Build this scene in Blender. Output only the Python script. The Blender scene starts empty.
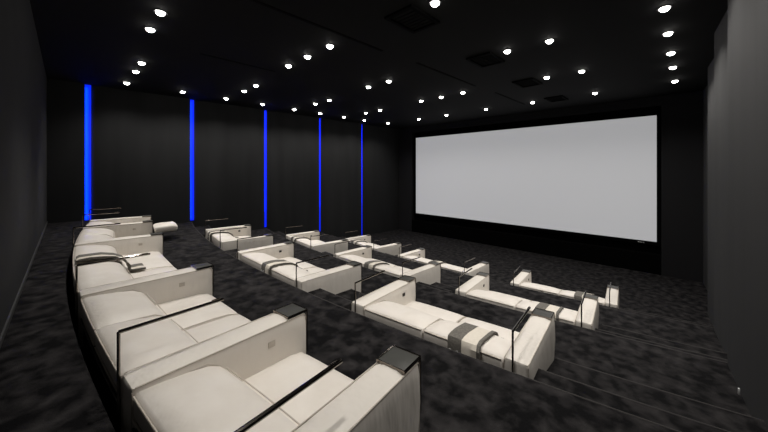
import bpy, bmesh, math, random
from mathutils import Vector, Matrix
random.seed(7)
SC = bpy.context.scene
COL = SC.collection
EZ = 2.95                       # eye height above the front floor
YAW = 44.4

# ---------------------------------------------------------------- camera
cd = bpy.data.cameras.new('camera'); cam = bpy.data.objects.new('camera', cd); COL.objects.link(cam)
cam.location = (0, 0, EZ); cam.rotation_euler = (math.radians(90), 0, math.radians(YAW))
cd.sensor_width = 36; cd.lens = 310 / 768 * 36; cd.shift_y = -45 / 768; cd.clip_start = 0.02
SC.camera = cam
# ---------------------------------------------------------------- world, exposure
w = bpy.data.worlds.new('world'); SC.world = w; w.use_nodes = True
w.node_tree.nodes['Background'].inputs[0].default_value = (0.9, 0.95, 1, 1)
w.node_tree.nodes['Background'].inputs[1].default_value = 0.012
SC.view_settings.view_transform = 'Standard'; SC.view_settings.look = 'None'
SC.view_settings.gamma = 1; SC.view_settings.use_curve_mapping = False
SC.view_settings.exposure = 0.0
LAMP_W = 90.0                    # ceiling spots along the walls
SEAT_W = 120.0                   # narrower spots over the sofas
SPOT_DEG = 135
SCREEN_E = 0.32
LED_E = 1.0
LED_GLOW = 24.0
CEIL = EZ + 2.126
WL, WR, YB, YF = -10.5, 0.42, -0.33, 11.75
X0 = -4.97
R = 28.0
P = [1.75, 1.45, 0.96, 0.49, 0.0]          # platform levels
EDGE = [-0.01, 2.03, 4.30, 6.60]           # front edge (at the centre line) of each platform
REAR = [0.04, 2.22, 4.45, 6.80]
XSH = [0.0, 0.075, 0.075, 0.03]              # small sideways offset of each row           # rear of each sofa row

# ---------------------------------------------------------------- materials
def mat(name, col, rough=0.6, metal=0.0, emit=None, es=0.0, spec=0.5, sheen=0.0):
    m = bpy.data.materials.new(name); m.use_nodes = True
    b = m.node_tree.nodes['Principled BSDF']
    b.inputs['Base Color'].default_value = (*col, 1); b.inputs['Roughness'].default_value = rough
    b.inputs['Metallic'].default_value = metal; b.inputs['Specular IOR Level'].default_value = spec
    if sheen: b.inputs['Sheen Weight'].default_value = sheen
    if emit: b.inputs['Emission Color'].default_value = (*emit, 1); b.inputs['Emission Strength'].default_value = es
    return m, m.node_tree, b
def noise_col(nt, b, c1, c2, scale, lo=0.35, hi=0.65, stretch=(1, 1, 1), detail=4, coord='Object', dist=0.0, bump=0.0, bscale=None, bdist=0.01):
    tc = nt.nodes.new('ShaderNodeTexCoord'); mp = nt.nodes.new('ShaderNodeMapping'); mp.inputs['Scale'].default_value = stretch
    nt.links.new(tc.outputs[coord], mp.inputs[0])
    n = nt.nodes.new('ShaderNodeTexNoise'); n.inputs['Scale'].default_value = scale; n.inputs['Detail'].default_value = detail
    n.inputs['Distortion'].default_value = dist
    nt.links.new(mp.outputs[0], n.inputs['Vector'])
    r = nt.nodes.new('ShaderNodeValToRGB'); r.color_ramp.elements[0].position = lo; r.color_ramp.elements[1].position = hi
    r.color_ramp.elements[0].color = (*c1, 1); r.color_ramp.elements[1].color = (*c2, 1)
    nt.links.new(n.outputs[0], r.inputs[0]); nt.links.new(r.outputs[0], b.inputs['Base Color'])
    if bump:
        n2 = nt.nodes.new('ShaderNodeTexNoise'); n2.inputs['Scale'].default_value = bscale or scale; n2.inputs['Detail'].default_value = 3
        nt.links.new(mp.outputs[0], n2.inputs['Vector'])
        bp = nt.nodes.new('ShaderNodeBump'); bp.inputs['Strength'].default_value = bump; bp.inputs['Distance'].default_value = bdist
        nt.links.new(n2.outputs[0], bp.inputs['Height']); nt.links.new(bp.outputs[0], b.inputs['Normal'])
    return n, r
M = {}
m, nt, b = mat('cream_leather', (.7, .65, .58), .5, spec=.4); M['cream'] = m
noise_col(nt, b, (.68, .63, .57), (.745, .70, .645), 5, .3, .7, bump=.5, bscale=7, bdist=.02)
m, nt, b = mat('cream_gathered', (.7, .65, .58), .48, spec=.4); M['arm'] = m
noise_col(nt, b, (.69, .645, .585), (.72, .675, .615), 4, .3, .7, stretch=(1, 1, .3), bump=.55, bscale=7, bdist=.03)
M['piping'] = mat('leather_piping', (.50, .45, .39), .5)[0]  # darker than the cushions: seam shadow is put into this colour
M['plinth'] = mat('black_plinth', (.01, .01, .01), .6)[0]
M['chrome'] = mat('dark_chrome', (.20, .18, .16), .14, 1.0)[0]
M['glass'] = mat('smoked_glass', (.055, .055, .050), .38, 0.0, spec=.45)[0]
M['socket'] = mat('bronze_panel', (.05, .045, .04), .4, .6)[0]
m, nt, b = mat('grey_wool', (.12, .11, .095), .9); M['wool'] = m
noise_col(nt, b, (.10, .092, .08), (.15, .14, .122), 60, bump=.4, bscale=120, bdist=.004)
m, nt, b = mat('cream_wool', (.62, .57, .49), .9); M['creamwool'] = m
noise_col(nt, b, (.62, .57, .49), (.66, .61, .53), 40, bump=.4, bscale=110, bdist=.004)
m, nt, b = mat('carpet', (.03, .03, .03), .95, spec=.1, sheen=.0); M['carpet'] = m
n, r = noise_col(nt, b, (.0034, .0032, .0036), (.029, .027, .0272), 8.0, .40, .70, coord='Object', detail=6, dist=.25, bump=.5, bscale=160, bdist=.008)
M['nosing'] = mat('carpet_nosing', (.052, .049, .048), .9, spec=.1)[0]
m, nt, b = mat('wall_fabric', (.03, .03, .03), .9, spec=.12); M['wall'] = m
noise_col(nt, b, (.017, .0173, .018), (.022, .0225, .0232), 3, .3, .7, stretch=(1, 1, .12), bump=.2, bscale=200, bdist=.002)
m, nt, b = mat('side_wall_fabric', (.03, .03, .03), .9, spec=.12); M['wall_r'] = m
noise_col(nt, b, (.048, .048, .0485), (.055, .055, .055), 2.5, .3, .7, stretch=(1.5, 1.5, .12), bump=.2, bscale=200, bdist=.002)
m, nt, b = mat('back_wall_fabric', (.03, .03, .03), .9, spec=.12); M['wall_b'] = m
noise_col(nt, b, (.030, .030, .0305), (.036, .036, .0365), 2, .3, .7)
M['front'] = mat('front_fabric', (.017, .017, .018), .92, spec=.1)[0]
M['velvet'] = mat('black_velvet', (.003, .003, .003), 1.0, spec=.0)[0]
M['ceil'] = mat('ceiling_paint', (.006, .006, .006), .85, spec=.15)[0]
M['pit'] = mat('ceiling_pit', (.003, .003, .003), .9, spec=.05)[0]
m, nt, b = mat('screen_cloth', (.30, .30, .31), .9, emit=(1, 1, 1.02), es=SCREEN_E, spec=.1); M['screen'] = m  # added emission stands in for light reflected by the cloth
M['lamp'] = mat('lamp_lens', (.9, .9, .9), .3, emit=(1, .97, .92), es=25)[0]
M['trim'] = mat('lamp_trim', (.02, .02, .02), .4, .5)[0]
M['led'] = mat('blue_led', (0, .0, .05), .5, emit=(.0, .016, .85), es=LED_E)[0]
M['base'] = mat('skirting_metal', (.12, .12, .12), .4, .6)[0]
M['plate'] = mat('pale_plate', (.6, .6, .6), .4)[0]

# ---------------------------------------------------------------- helpers
def tag(o, label=None, cat=None, group=None, kind=None):
    if label: o['label'] = label
    if cat: o['category'] = cat
    if group: o['group'] = group
    if kind: o['kind'] = kind
    return o
def obj(name, verts, faces, m, parent=None, smooth=True, bevel=0.0, seg=2, sub=0, autos=35):
    me = bpy.data.meshes.new(name); me.from_pydata([tuple(v) for v in verts], [], faces)
    bm = bmesh.new(); bm.from_mesh(me); bmesh.ops.recalc_face_normals(bm, faces=bm.faces)
    if bevel:
        es = [e for e in bm.edges if len(e.link_faces) == 2 and e.calc_face_angle(0) > .5]
        bmesh.ops.bevel(bm, geom=es, offset=bevel, segments=seg, affect='EDGES', profile=.5)
    bm.to_mesh(me); bm.free()
    me.materials.append(m if not isinstance(m, str) else M[m])
    for p in me.polygons: p.use_smooth = smooth
    if smooth: me.set_sharp_from_angle(angle=math.radians(autos))
    o = bpy.data.objects.new(name, me); COL.objects.link(o)
    if parent: o.parent = parent
    if sub:
        s = o.modifiers.new('sub', 'SUBSURF'); s.levels = sub; s.render_levels = sub
    return o
def empty(name, loc=(0, 0, 0), rz=0):
    o = bpy.data.objects.new(name, None); COL.objects.link(o); o.location = loc; o.rotation_euler = (0, 0, rz); o.empty_display_size = .1
    return o
def copy_tree(o, parent=None):
    c = o.copy(); COL.objects.link(c)
    if parent: c.parent = parent
    for ch in list(o.children): copy_tree(ch, c)
    return c
class MB:
    def __init__(s, xf=None): s.v = []; s.f = []; s.xf = xf or (lambda x, y, z: (x, y, z))
    def add(s, vs, fs):
        k = len(s.v); s.v += [s.xf(*v) for v in vs]; s.f += [tuple(i + k for i in f) for f in fs]
    def box(s, x0, x1, y0, y1, z0, z1):
        s.add([(x0, y0, z0), (x1, y0, z0), (x1, y1, z0), (x0, y1, z0), (x0, y0, z1), (x1, y0, z1), (x1, y1, z1), (x0, y1, z1)],
              [(0, 3, 2, 1), (4, 5, 6, 7), (0, 1, 5, 4), (1, 2, 6, 5), (2, 3, 7, 6), (3, 0, 4, 7)])
    def prism(s, poly, z0, z1):
        n = len(poly); s.add([(x, y, z0) for x, y in poly] + [(x, y, z1) for x, y in poly],
              [tuple(range(n))[::-1], tuple(range(n, 2 * n))] + [(i, (i + 1) % n, n + (i + 1) % n, n + i) for i in range(n)])
    def tube(s, pts, r, n=6, closed=False):
        pts = [Vector(p) for p in pts]; N = len(pts); vs = []; fs = []
        up = Vector((0, 0, 1))
        for i, p in enumerate(pts):
            a = pts[i - 1] if (i or closed) else p; c = pts[(i + 1) % N] if (i < N - 1 or closed) else p
            t = (c - a).normalized()
            u = t.cross(up)
            if u.length < .2: u = t.cross(Vector((1, 0, 0)))
            u.normalize(); v = t.cross(u)
            if i and u.dot(pu) < 0: u = -u; v = -v
            pu = u
            for k in range(n):
                an = 2 * math.pi * k / n; vs.append(tuple(p + r * (math.cos(an) * u + math.sin(an) * v)))
        for i in range(N if closed else N - 1):
            j = (i + 1) % N
            for k in range(n): fs.append((i * n + k, i * n + (k + 1) % n, j * n + (k + 1) % n, j * n + k))
        if not closed: fs += [tuple(range(n))[::-1], tuple(range((N - 1) * n, N * n))]
        s.add(vs, fs)
    def loft(s, prof, x0, x1, r=.03, puff=0.0, nx=8):
        """closed y/z profile swept along x, its two ends rounded inwards"""
        cy = (min(p[0] for p in prof) + max(p[0] for p in prof)) / 2; cz = (min(p[1] for p in prof) + max(p[1] for p in prof)) / 2
        hy = max(p[0] for p in prof) - cy; hz = max(p[1] for p in prof) - cz
        xs = [(x0, r), (x0 + r * .3, r * .35), (x0 + r, 0)] + [(x0 + r + (x1 - x0 - 2 * r) * i / nx, 0) for i in range(1, nx)] + [(x1 - r, 0), (x1 - r * .3, r * .35), (x1, r)]
        n = len(prof); vs = []; fs = []
        for x, ins in xs:
            t = (x - x0) / (x1 - x0); bul = puff * (1 - abs(2 * t - 1) ** 3) - puff * 1.3 * abs(2 * t - 1) ** 6
            for (y, z) in prof:
                yy = cy + (y - cy) * (1 - ins / hy); zz = cz + (z - cz) * (1 - ins / hz)
                if z > cz: zz += bul * math.sin(math.pi * min(1, max(0, (y - cy + hy) / (2 * hy)))) ** .6
                vs.append((x, yy, zz))
        m_ = len(xs)
        for i in range(m_ - 1):
            for k in range(n): fs.append((i * n + k, i * n + (k + 1) % n, (i + 1) * n + (k + 1) % n, (i + 1) * n + k))
        fs += [tuple(range(n)), tuple(range((m_ - 1) * n, m_ * n))[::-1]]
        s.add(vs, fs)
    def build(s, name, m, parent=None, **k): return obj(name, s.v, s.f, m, parent, **k)

def arc_y(x, yc): return yc + R - math.sqrt(R * R - (x - X0) ** 2)

# ---------------------------------------------------------------- structure
def slab(name, xa, xb, ya, yc, z0, z1, label=None, cat=None):
    """carpeted platform whose front edge follows the curve of the rows"""
    mb = MB(); N = 40; poly = [(xb, ya(xb) if callable(ya) else ya), (xa, ya(xa) if callable(ya) else ya)]
    if callable(ya):
        poly = [(xb + (xa - xb) * i / N, ya(xb + (xa - xb) * i / N)) for i in range(N + 1)]
    poly += [(xa + (xb - xa) * i / N, arc_y(xa + (xb - xa) * i / N, yc)) for i in range(N + 1)]
    mb.prism(poly, z0, z1)
    o = mb.build(name, 'carpet', bevel=.018, seg=2)
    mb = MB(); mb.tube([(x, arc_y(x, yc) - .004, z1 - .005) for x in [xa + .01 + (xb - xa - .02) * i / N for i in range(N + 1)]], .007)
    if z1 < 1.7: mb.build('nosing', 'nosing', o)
    return tag(o, kind='structure')
mb = MB(); mb.box(WL, WR + .2, YB, YF + .6, -.1, 0); tag(mb.build('floor', 'carpet', smooth=False), kind='structure')
for k in range(4):
    mb = None
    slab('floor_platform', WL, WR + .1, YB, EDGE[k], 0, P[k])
# aisle treads between the sofas
half = {'side': 0.87, 'mid': 1.07}
aisles = [(-0.93, WR + .1), (-3.74, -3.02), (-6.92, -6.20), (WL, -9.02)]
for k in (1, 2, 3):
    for xa, xb in aisles:
        for j in (1, 2):
            dz = (P[k] - P[k + 1]) / 3
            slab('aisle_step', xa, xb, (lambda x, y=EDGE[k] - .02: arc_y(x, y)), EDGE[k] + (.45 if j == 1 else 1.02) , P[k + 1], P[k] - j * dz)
mb = MB(); mb.box(WL - .2, WR + .3, YB, YF + .6, CEIL, CEIL + .1); tag(mb.build('ceiling', 'ceil', smooth=False), kind='structure')
mb = MB(); mb.box(WL - .3, WR + .3, YB - .1, YB, 0, CEIL); tag(mb.build('wall_back', 'wall_b', smooth=False), kind='structure')
mb = MB(); mb.box(WL, WR, YB, YB + .012, P[0], P[0] + .045); tag(mb.build('baseboard_back', 'base', smooth=False), kind='structure')
mb = MB(); mb.box(WL - .3, WL - .12, YB - .1, YF + .6, 0, CEIL); tag(mb.build('wall_left', 'wall', smooth=False), kind='structure')
mb = MB(); mb.box(WR + .1, WR + .3, YB - .1, YF + .6, 0, CEIL); tag(mb.build('wall_right', 'wall_r', smooth=False), kind='structure')
# saw-tooth fabric panels: each one comes forward to a lip that hides a lighting channel
ys = [YB] + [.29 + 2.235 * i for i in range(5)] + [YF]
for i in range(6):
    a, c = ys[i], ys[i + 1]
    mb = MB(); mb.prism([(WL - .12, a), (WL - .055 if i else WL, a), (WL + .05, c - .02), (WL + .05, c), (WL - .12, c)], 0, CEIL)
    tag(mb.build('wall_panel', 'wall', smooth=False), kind='structure')
    mb = MB(); mb.prism([(WR + .1, a), (WR + .07, a), (WR - .125, c - .02), (WR - .125, c), (WR + .1, c)], 0, CEIL)
    tag(mb.build('wall_panel', 'wall_r', smooth=False), kind='structure')
zb = [P[1], P[1], P[2], P[3], P[4], 0]
place = ['nearest the back wall', 'second from the back wall',
         'middle one of five', 'second from the screen', 'nearest the screen']
for i in range(5):
    y = ys[i + 1]
    mb = MB(); mb.box(WL - .052, WL - .035, y + .004, y + .12, P[min(4, [0, 1, 2, 3, 4][i])] + .03 if i else P[1] + .03, CEIL - .005)
    o = mb.build('led_strip', 'led', smooth=False)
    tag(o, 'blue light strip in the left wall, ' + place[i], 'light strip', 'blue light strips in the left wall')
    for s_ in range(1):
        ld = bpy.data.lights.new('led_glow', 'AREA'); ld.shape = 'RECTANGLE'; ld.size = .03; ld.size_y = CEIL - P[1] - .15
        ld.energy = LED_GLOW; ld.spread = math.radians(68); ld.color = (.0, .05, 1)
        lo = bpy.data.objects.new('led_glow', ld); COL.objects.link(lo); lo.parent = o
        lo.location = (WL + .04, y + .014, (CEIL + P[1]) / 2); lo.rotation_euler = (math.radians(90), 0, math.radians(62))
# front wall, with the black niche that holds the screen
SX0, SX1, SZ0, SZ1, SY = -9.47, -.635, EZ - 2.05, EZ + 1.61, 11.9
mb = MB()
mb.box(WL - .2, -9.62, YF, YF + .5, 0, CEIL); mb.box(-.53, WR + .2, YF, YF + .5, 0, CEIL); mb.box(-9.62, -.53, YF, YF + .5, EZ + 1.88, CEIL)
tag(mb.build('wall_front', 'front', smooth=False), kind='structure')
mb = MB(); mb.box(-9.7, -.45, SY + .08, SY + .3, 0, CEIL); tag(mb.build('wall_niche', 'velvet', smooth=False), kind='structure')
mb = MB(); mb.box(-9.62, -.53, YF + .02, SY + .08, 0, SZ0 - .35); tag(mb.build('trim_1', 'velvet', smooth=False), kind='structure')
sr = empty('cinema_screen', ((SX0 + SX1) / 2, SY, SZ0)); tag(sr, 'wide blank pale grey cinema screen filling the front wall', 'screen')
hx = (SX1 - SX0) / 2
mb = MB(); mb.box(-hx, hx, 0, .02, 0, SZ1 - SZ0); mb.build('screen_surface', 'screen', sr, smooth=False)
mb = MB(); t_ = .1
mb.box(-hx - t_, hx + t_, -.03, .05, -t_, 0); mb.box(-hx - t_, hx + t_, -.03, .05, SZ1 - SZ0, SZ1 - SZ0 + t_)
mb.box(-hx - t_, -hx, -.03, .05, 0, SZ1 - SZ0); mb.box(hx, hx + t_, -.03, .05, 0, SZ1 - SZ0)
mb.build('screen_frame', 'velvet', sr, smooth=False)
mb = MB()
for i, x in enumerate((-.42, -.38, -.34, -.30)): mb.box(hx + x, hx + x + .022, -.034, -.029, -.06, -.035)
mb.build('badge', 'plate', sr, smooth=False)

# ---------------------------------------------------------------- sofas
L = 1.08; AH = .485
BACKP = [(.02, .325), (.008, .35), (.008, .445), (.03, .468), (.12, .472), (.25, .462), (.36, .44), (.43, .40), (.468, .345), (.478, .27), (.46, .23), (.25, .24), (.1, .31)]
SEATP = [(.34, .12), (.34, .235), (.46, .245), (.7, .247), (.93, .238), (1.02, .215), (1.05, .17), (1.045, .12), (1.0, .10), (.6, .10)]
def profile_line(prof, x, xf_out=0):
    return [(x, y, z) for y, z in prof]
def add_arm(root, xf, x, rail=True, inner=1, w=.19, panel='socket', ro=-.02):
    h = w / 2
    mb = MB(xf)
    prof = []
    # rounded slab swept front to back, softly crowned
    secs = [(0, .02), (.008, .007), (.03, 0)] + [(.03 + (L - .06) * i / 8, 0) for i in range(1, 8)] + [(L - .03, 0), (L - .008, .007), (L, .02)]
    vs = []; fs = []
    for i, (y, ins) in enumerate(secs):
        a = h - ins; t = AH - ins; cr = .010 * math.sin(math.pi * y / L) ** .5 if 0 < y < L else 0
        ring = [(-a, .03), (-a - .012, .25), (-a - .008, .4), (-a, t - .02), (-a + .006, t - .006), (-a + .022, t), (-a * .4, t + cr), (a * .4, t + cr), (a - .022, t), (a - .006, t - .006), (a, t - .02), (a + .008, .4), (a + .012, .25), (a, .03)]
        for (xx, zz) in ring: vs.append((x + xx, y, zz))
    n = 14
    for i in range(len(secs) - 1):
        for k in range(n): fs.append((i * n + k, i * n + (k + 1) % n, (i + 1) * n + (k + 1) % n, (i + 1) * n + k))
    fs += [tuple(range(n)), tuple(range((len(secs) - 1) * n, len(secs) * n))[::-1]]
    mb.add(vs, fs)
    arm = mb.build('armrest', 'arm', root)
    mb = MB(xf)
    for sx in (-1, 1):
        mb.tube([(x + sx * (h - .004), .006, .05), (x + sx * (h - .004), .006, AH - .025), (x + sx * (h - .004), .02, AH - .006)] +
                [(x + sx * (h - .003), .02 + (L - .04) * i / 6, AH - .004) for i in range(1, 6)] +
                [(x + sx * (h - .004), L - .02, AH - .006), (x + sx * (h - .004), L - .006, AH - .025), (x + sx * (h - .004), L - .006, .05)], .0045, 6)
    mb.tube([(x - h + .01, .01, AH - .012), (x, .01, AH - .010), (x + h - .01, .01, AH - .012)], .0045)
    mb.tube([(x - h + .01, L - .01, AH - .012), (x, L - .01, AH - .010), (x + h - .01, L - .01, AH - .012)], .0045)
    mb.build('piping', 'piping', arm)
    # side table: smoked plate in a dark chrome tray, strap down the front
    mb = MB(xf); mb.box(x - .088, x + .088, L - .160, L + .006, AH + .010, AH + .018)
    tb = mb.build('side_table', 'glass', root, bevel=.003)
    mb = MB(xf)
    for (a0, a1, b0, b1) in ((-.093, -.088, -.165, .012), (.088, .093, -.165, .012), (-.088, .088, -.165, -.160), (-.088, .088, .006, .012)):
        mb.box(x + a0, x + a1, L + b0, L + b1, AH + .004, AH + .022)
    mb.box(x - .08, x + .08, L - .15, L - .01, AH + .002, AH + .010)
    mb.box(x + .082, x + .096, L + .004, L + .012, AH - .30, AH + .01)
    tag(mb.build('table_bracket', 'chrome', tb, smooth=False))
    if rail:
        mb = MB(xf); xx = x + ro
        zt = AH + .235
        mb.tube([(xx, -.012, AH - .33), (xx, -.012, AH), (xx, -.012, zt)], .0085, 8)
        mb.tube([(xx, -.012, zt), (xx, .2, zt), (xx, .53, zt)], .0105, 8)
        mb.box(xx - .006, xx + .006, .46, .51, zt + .009, zt + .015)
        mb.build('rail', 'chrome', root)
    if inner:
        for sx in ((inner,) if inner in (-1, 1) else (-1, 1)):
            mb = MB(xf); xs = x + sx * (h + .004)
            xs += sx * .008; mb.box(xs - .008, xs + .004, .75, .80, .355, .395)
            mb.build('control_panel', panel, root, bevel=.002)
def add_seat(root, xf, x0, x1):
    g = .003
    mb = MB(xf); mb.loft(SEATP, x0 + g, x1 - g, .012, .014)
    s = mb.build('seat_cushion', 'cream', root, autos=60)
    mb = MB(xf)
    sp = [(.48, .243), (.6, .245), (.8, .244), (.93, .235), (1.015, .212), (1.046, .17), (1.041, .125)]
    xa_, xb_ = x0 + g + .003, x1 - g - .003
    mb.tube([(xa_, y, z) for y, z in sp] + [(xa_ + (xb_ - xa_) * i / 6, 1.036, .118) for i in range(1, 6)] + [(xb_, y, z) for y, z in sp[::-1]], .003)
    mb.build('piping', 'piping', s)
    mb = MB(xf); mb.loft(BACKP, x0 + g, x1 - g, .010, .014)
    b_ = mb.build('back_cushion', 'cream', root, autos=60)
    mb = MB(xf)
    e = .012
    for xx in (x0 + g + .003, x1 - g - .003):
        mb.tube([(xx, .010, .35), (xx, .009, .428), (xx, .03, .451), (xx, .12, .453), (xx, .25, .444), (xx, .36, .437), (xx, .43, .396), (xx, .466, .345), (xx, .474, .28)], .003)
    N = 8
    for zz, yy in ((.452, .006), (.338, .006)):
        mb.tube([(x0 + g + .012 + (x1 - x0 - .036) * i / N, yy, zz) for i in range(N + 1)], .0048)
    mb.tube([(x0 + g + .02 + (x1 - x0 - .052) * i / N, .462, .372 + .012 * math.sin(math.pi * i / N)) for i in range(N + 1)], .004)
    mb.build('piping', 'piping', b_)
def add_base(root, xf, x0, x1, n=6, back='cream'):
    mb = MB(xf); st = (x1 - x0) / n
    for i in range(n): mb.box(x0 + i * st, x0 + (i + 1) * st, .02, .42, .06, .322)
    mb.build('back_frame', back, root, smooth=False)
    mb = MB(xf)
    for i in range(n): mb.box(x0 + i * st, x0 + (i + 1) * st, .3, 1.03, .05, .115)
    mb.build('seat_frame', 'cream', root, smooth=False)
    mb = MB(xf)
    for i in range(n): mb.box(x0 - .05 + i * (st + .1 / n), x0 - .05 + (i + 1) * (st + .1 / n), .06, .98, 0, .06)
    mb.build('plinth', 'plinth', root, smooth=False)
    mb = MB(xf); mb.tube([(x0 + (x1 - x0) * i / 8, .008, .285) for i in range(9)], .006); mb.build('base_rail', 'chrome', root)

def make_sofa(hw, rails=(1, 1)):
    root = empty('sofa'); xf = lambda x, y, z: (x, y, z)
    add_arm(root, xf, -hw, rails[0], inner=1); add_arm(root, xf, hw, rails[1], inner=-1)
    a = hw - .095
    add_seat(root, xf, -a, 0); add_seat(root, xf, 0, a); add_base(root, xf, -a, a)
    return root
def place_row(o, dx, k):
    th = dx / R
    o.location = (X0 + XSH[k] + R * math.sin(th), REAR[k] + R - R * math.cos(th), P[k + 1]); o.rotation_euler = (0, 0, th)
# narrow and wide sofas of the three front rows
side = make_sofa(.855); midl = make_sofa(1.06)
rown = {1: 'second row from the back', 2: 'third row from the back', 3: 'row closest to the screen'}
beh = {1: 'directly in front of the long rearmost sofa', 2: 'one row behind the front row', 3: 'closest to the screen'}
SOFAS = {}
first = {'side': side, 'mid': midl}; used = set()
for k in (1, 2, 3):
    for nm, dx, kind in (('left', -3.08, 'side'), ('middle', 0, 'mid'), ('right', 3.08, 'side')):
        if kind in used: o = copy_tree(first[kind])
        else: o = first[kind]; used.add(kind)
        place_row(o, dx, k); SOFAS[(k, nm)] = o
        pos = {'left': 'cream two-seat sofa nearest the blue-lit wall', 'middle': 'wide cream two-seat sofa in the middle', 'right': 'cream two-seat sofa nearest the right aisle'}[nm]
        tag(o, '%s, %s' % (pos, rown[k]), 'sofa', 'cream sofas in the three front rows')
# the long curved sofa of the back row
Rr = R
def bend(x, y, z):
    y *= .95; z *= .95
    th = x / Rr; return ((Rr - y) * math.sin(th), Rr - (Rr - y) * math.cos(th), z)
big = empty('curved_sofa', (X0 - .01, REAR[0], P[1]))
tag(big, 'long curved cream leather sofa with six armrests along the back row', 'sofa')
AX = [-4.0, -3.0, -1.27, 1.27, 3.0, 4.0]
for i, x in enumerate(AX): add_arm(big, bend, x, True, inner=(2 if 0 < i < 5 else (1 if i == 0 else -1)), panel='piping', ro=[-.05, -.05, -.05, -.05, -.075, .0][i])
for a, c, n in ((-4.0, -3.0, 1), (-3.0, -1.27, 2), (-1.27, 1.27, 2), (1.27, 3.0, 2), (3.0, 4.0, 1)):
    a += .095; c -= .095
    for i in range(n): add_seat(big, bend, a + (c - a) * i / n, a + (c - a) * (i + 1) / n)
    add_base(big, bend, a, c, back='plinth')  # back frame painted black to put the shade behind this row in its colour
mb = MB(bend); mb.loft([(1.14, .20), (1.12, .30), (1.16, .33), (1.3, .345), (1.50, .345), (1.56, .31), (1.56, .24), (1.53, .20), (1.3, .19)], -3.82, -3.18, .03, .01)
mb.build('footrest', 'cream', big, autos=60)
mb = MB(bend)
for x in (-3.7, -3.3): mb.box(x - .012, x + .012, .95, 1.5, .17, .192)
mb.build('footrest_arm', 'chrome', big, smooth=False)

# ---------------------------------------------------------------- throws over the back cushions
TP = [(-.012, .20), (-.013, .33), (-.010, .455), (.012, .484), (.06, .492), (.14, .494), (.25, .486), (.36, .462), (.44, .418), (.486, .35), (.497, .285), (.53, .268), (.62, .268), (.66, .268)]
def strip(x0, x1, off, pts, xf, thick=.010, nx=4):
    mb = MB(xf); n = len(pts); vs = []
    def nrm(i):
        a = pts[max(0, i - 1)]; c = pts[min(n - 1, i + 1)]; dy, dz = c[0] - a[0], c[1] - a[1]; l = math.hypot(dy, dz); return (-dz / l, dy / l)
    for lay in (0, 1):
        for j in range(nx + 1):
            x = x0 + (x1 - x0) * j / nx
            for i, (y, z) in enumerate(pts):
                ny, nz = nrm(i); o = off + (thick if lay else 0) + (.002 * math.sin(9 * x + 3 * i))
                vs.append((x + .006 * math.sin(i * 1.3), y + ny * o, z + nz * o))
    fs = []; A = n * (nx + 1); idx = lambda l, j, i: l * A + j * n + i
    for j in range(nx):
        for i in range(n - 1):
            fs.append((idx(0, j, i), idx(0, j, i + 1), idx(0, j + 1, i + 1), idx(0, j + 1, i)))
            fs.append((idx(1, j, i), idx(1, j + 1, i), idx(1, j + 1, i + 1), idx(1, j, i + 1)))
        fs.append((idx(0, j, 0), idx(0, j + 1, 0), idx(1, j + 1, 0), idx(1, j, 0)))
        fs.append((idx(0, j, n - 1), idx(1, j, n - 1), idx(1, j + 1, n - 1), idx(0, j + 1, n - 1)))
    for i in range(n - 1):
        fs.append((idx(0, 0, i), idx(1, 0, i), idx(1, 0, i + 1), idx(0, 0, i + 1)))
        fs.append((idx(0, nx, i), idx(0, nx, i + 1), idx(1, nx, i + 1), idx(1, nx, i)))
    mb.add(vs, fs); return mb
def make_throw(xf=None, TP=TP):
    root = empty('throw_blanket')
    strip(-.035, .115, .0, TP, xf).build('cream_panel', 'creamwool', root)
    o = strip(-.16, -.03, .001, TP, xf, .013).build('grey_band', 'wool', root); tag(o, 'grey wool band')
    strip(.11, .14, .0, TP, xf, .02).build('grey_edge', 'wool', root)
    mb = MB(xf)
    for x in (-.13, -.065):
        mb.box(x - .010, x + .010, -.034, -.026, .375, .40)
    mb.box(-.13, -.065, -.034, -.026, .375, .383)
    mb.build('stitching', 'plate', root, smooth=False)
    return root
thr = make_throw()
tpos = {'left': -.30, 'middle': .12, 'right': .43}
for k in (1, 2, 3):
    for nm in ('left', 'middle', 'right'):
        o = thr if (k, nm) == (1, 'left') else copy_tree(thr)
        s = SOFAS[(k, nm)]; th = s.rotation_euler.z; d = tpos[nm]
        o.location = (s.location.x + d * math.cos(th), s.location.y + d * math.sin(th), s.location.z); o.rotation_euler = (0, 0, th)
        side_ = {'left': 'left', 'middle': 'middle', 'right': 'right'}[nm]
        tag(o, 'grey and cream throw on the %s sofa, %s' % (side_, rown[k]), 'blanket', 'throws over the sofa backs')
o = make_throw(None, [(.035, .478)] + TP[4:]); [bpy.data.objects.remove(c) for c in list(o.children) if c.name.startswith('stitching')]
o.location = (X0 - .10, REAR[0], P[1] - .015); o.rotation_euler = (0, 0, 0)
tag(o, 'grey and cream throw draped over the middle of the long curved back sofa', 'blanket', 'throws over the sofa backs')

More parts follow.
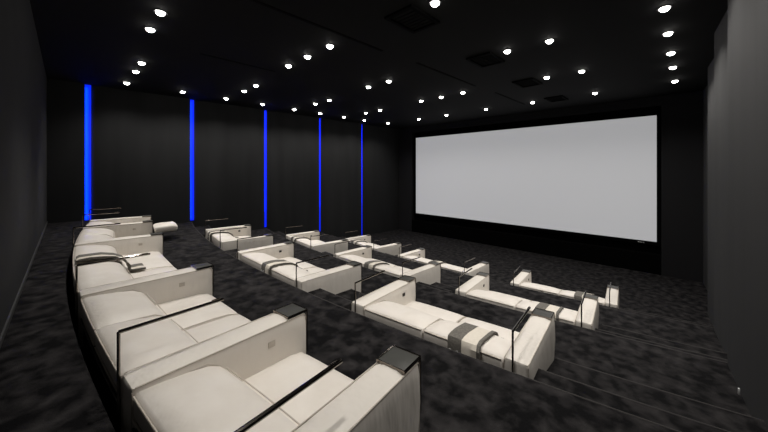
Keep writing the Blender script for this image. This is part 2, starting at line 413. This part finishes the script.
# ---------------------------------------------------------------- ceiling
lamps = []
YR = [1.0, 2.16, 3.25, 4.34, 5.46, 6.5, 7.6, 8.68]
def rowname(y): return YR.index(min(YR, key=lambda v: abs(v - y))) + 1
for y in YR: lamps.append((-9.65, y, 'in the left wall line'))
lamps.append((-9.5, 9.95, 'in the left wall line'))
for y in (1.02, 3.28, 5.48, 7.62): lamps += [(-8.4, y, 'left of the left pair'), (-7.66, y, 'right of the left pair')]
for y in (.87, 3.12, 5.31, 7.48):
    lamps += [(-5.75, y, 'left of the centre three'), (-5.04, y, 'middle of the centre three')]
    if y == 5.31: lamps[-2] = (-5.75, y, 'left of the centre two'); lamps[-1] = (-5.04, y, 'right of the centre two')
    if y != 5.31: lamps.append((-4.34, y, 'right of the centre three'))
for y in (1.0, 3.25, 5.45, 7.6): lamps += [(-2.28, y, 'left of the right pair'), (-1.61, y + .05, 'right of the right pair')]
for y in (2.15, 3.25, 4.35, 5.45, 6.48, 7.6, 8.67, 10.03): lamps.append((-.215, y, 'in the right wall line'))
for x in (-7.85, -6.53, -4.94, -3.42, -1.80): lamps.append((x, 10.05, 'in the line in front of the screen'))
lproto = {}
def depthword(y):
    return 'nearest the back wall' if y < 1.6 else 'just behind the second row' if y < 2.7 else 'above the second row' if y < 3.8 else \
        'just behind the third row' if y < 4.9 else 'above the third row' if y < 6 else 'just behind the front row' if y < 7 else \
        'above the front row' if y < 8.1 else 'beyond the front row' if y < 9.3 else 'last before the screen wall'
def xword(x):
    return {-7.85: 'leftmost of the five facing the screen', -6.53: 'second from left of the five facing the screen', -4.94: 'middle one of the five facing the screen',
            -3.42: 'fourth from left of the five facing the screen', -1.80: 'rightmost of the five facing the screen'}[x]
for (x, y, wd) in lamps:
    nar = -9.3 < x < -.5 and y < 9
    if nar not in lproto:
        t = empty('downlight'); mb = MB(); N = 20
        vs = []; fs = []
        for (r_, z_) in ((.062, -.004), (.075, -.010), (.085, 0)):
            vs += [(r_ * math.cos(2 * math.pi * i / N), r_ * math.sin(2 * math.pi * i / N), z_) for i in range(N)]
        for q in range(2):
            for i in range(N): fs.append((q * N + i, q * N + (i + 1) % N, (q + 1) * N + (i + 1) % N, (q + 1) * N + i))
        mb.add(vs, fs); mb.build('trim_ring', 'trim', t)
        mb = MB(); vs = []; fs = []
        for q in range(5):
            vs += [(.054 * math.cos(q * .3) * math.cos(2 * math.pi * i / N), .054 * math.cos(q * .3) * math.sin(2 * math.pi * i / N), -.004 - .042 * math.sin(q * .3)) for i in range(N)]
        for q in range(4):
            for i in range(N): fs.append((q * N + i, q * N + (i + 1) % N, (q + 1) * N + (i + 1) % N, (q + 1) * N + i))
        fs.append(tuple(range(4 * N, 5 * N))); fs.append(tuple(range(N))[::-1])
        mb.add(vs, fs); mb.build('lens', 'lamp', t)
        ld = bpy.data.lights.new('spot', 'SPOT'); ld.energy = SEAT_W if nar else LAMP_W; ld.color = (1, .96, .905); ld.spot_size = math.radians(86 if nar else SPOT_DEG); ld.spot_blend = 1; ld.shadow_soft_size = .045
        lo = bpy.data.objects.new('spot', ld); COL.objects.link(lo); lo.parent = t; lo.location = (0, 0, -.10)
        lproto[nar] = t
    else: t = copy_tree(lproto[nar])
    t.location = (x, y, CEIL)
    lab = 'round ceiling downlight, ' + (xword(x) if 'in front' in wd else '%s, %s' % (wd, depthword(y)))
    tag(t, lab, 'ceiling light', 'round downlights in the black ceiling')
# square air vents and linear slots
vw = ['nearest the back wall', 'second from the back wall', 'third from the back wall', 'nearest the screen']
for i, y in enumerate((3.1, 5.3, 7.45, 9.75)):
    t = empty('ceiling_vent', (-2.75, y + .28, CEIL)); tag(t, 'square black air vent in the ceiling, %s of four' % vw[i], 'vent', 'square vents in the ceiling')
    mb = MB(); mb.box(-.24, .24, -.32, -.27, -.03, 0); mb.box(-.24, .24, .27, .32, -.03, 0); mb.box(-.24, -.19, -.27, .27, -.03, 0); mb.box(.19, .24, -.27, .27, -.03, 0)
    mb.build('frame', 'pit', t, smooth=False)
    mb = MB(); mb.box(-.19, .19, -.27, .27, -.006, 0)
    for j in range(7): mb.box(-.18, .18, -.25 + j * .075, -.24 + j * .075, -.02, -.006)
    mb.build('grille', 'ceil', t, smooth=False)
for i, (x, y0, y1, d) in enumerate(((-3.86, 1.57, 3.9, 'over the second row of sofas'), (-3.8, 4.8, 7.13, 'over the third row of sofas'), (-3.72, 8.1, 10.2, 'nearest the screen'), (-6.3, 1.68, 3.1, 'on the left half of the ceiling'))):
    mb = MB(); mb.box(x - .025, x + .025, y0, y1, CEIL - .006, CEIL); o = mb.build('slot_diffuser', 'pit', smooth=False)
    tag(o, 'long thin black ceiling slot, %s' % d, 'vent', 'linear slots in the ceiling')
# small plate low on the right wall beside the steps; slot high on the back wall
mb = MB(); mb.box(.31, .322, 4.03, 4.055, EZ - 1.92, EZ - 1.87); o = mb.build('step_light', 'plate', bevel=.003); tag(o, 'small pale step light low on the right wall beside the aisle steps', 'light')
mb = MB(); mb.box(-4.05, -3.75, YB, YB + .01, CEIL - .62, CEIL - .3); o = mb.build('wall_slot', 'pit', smooth=False); tag(o, 'narrow black slot high on the grey back wall', 'vent')
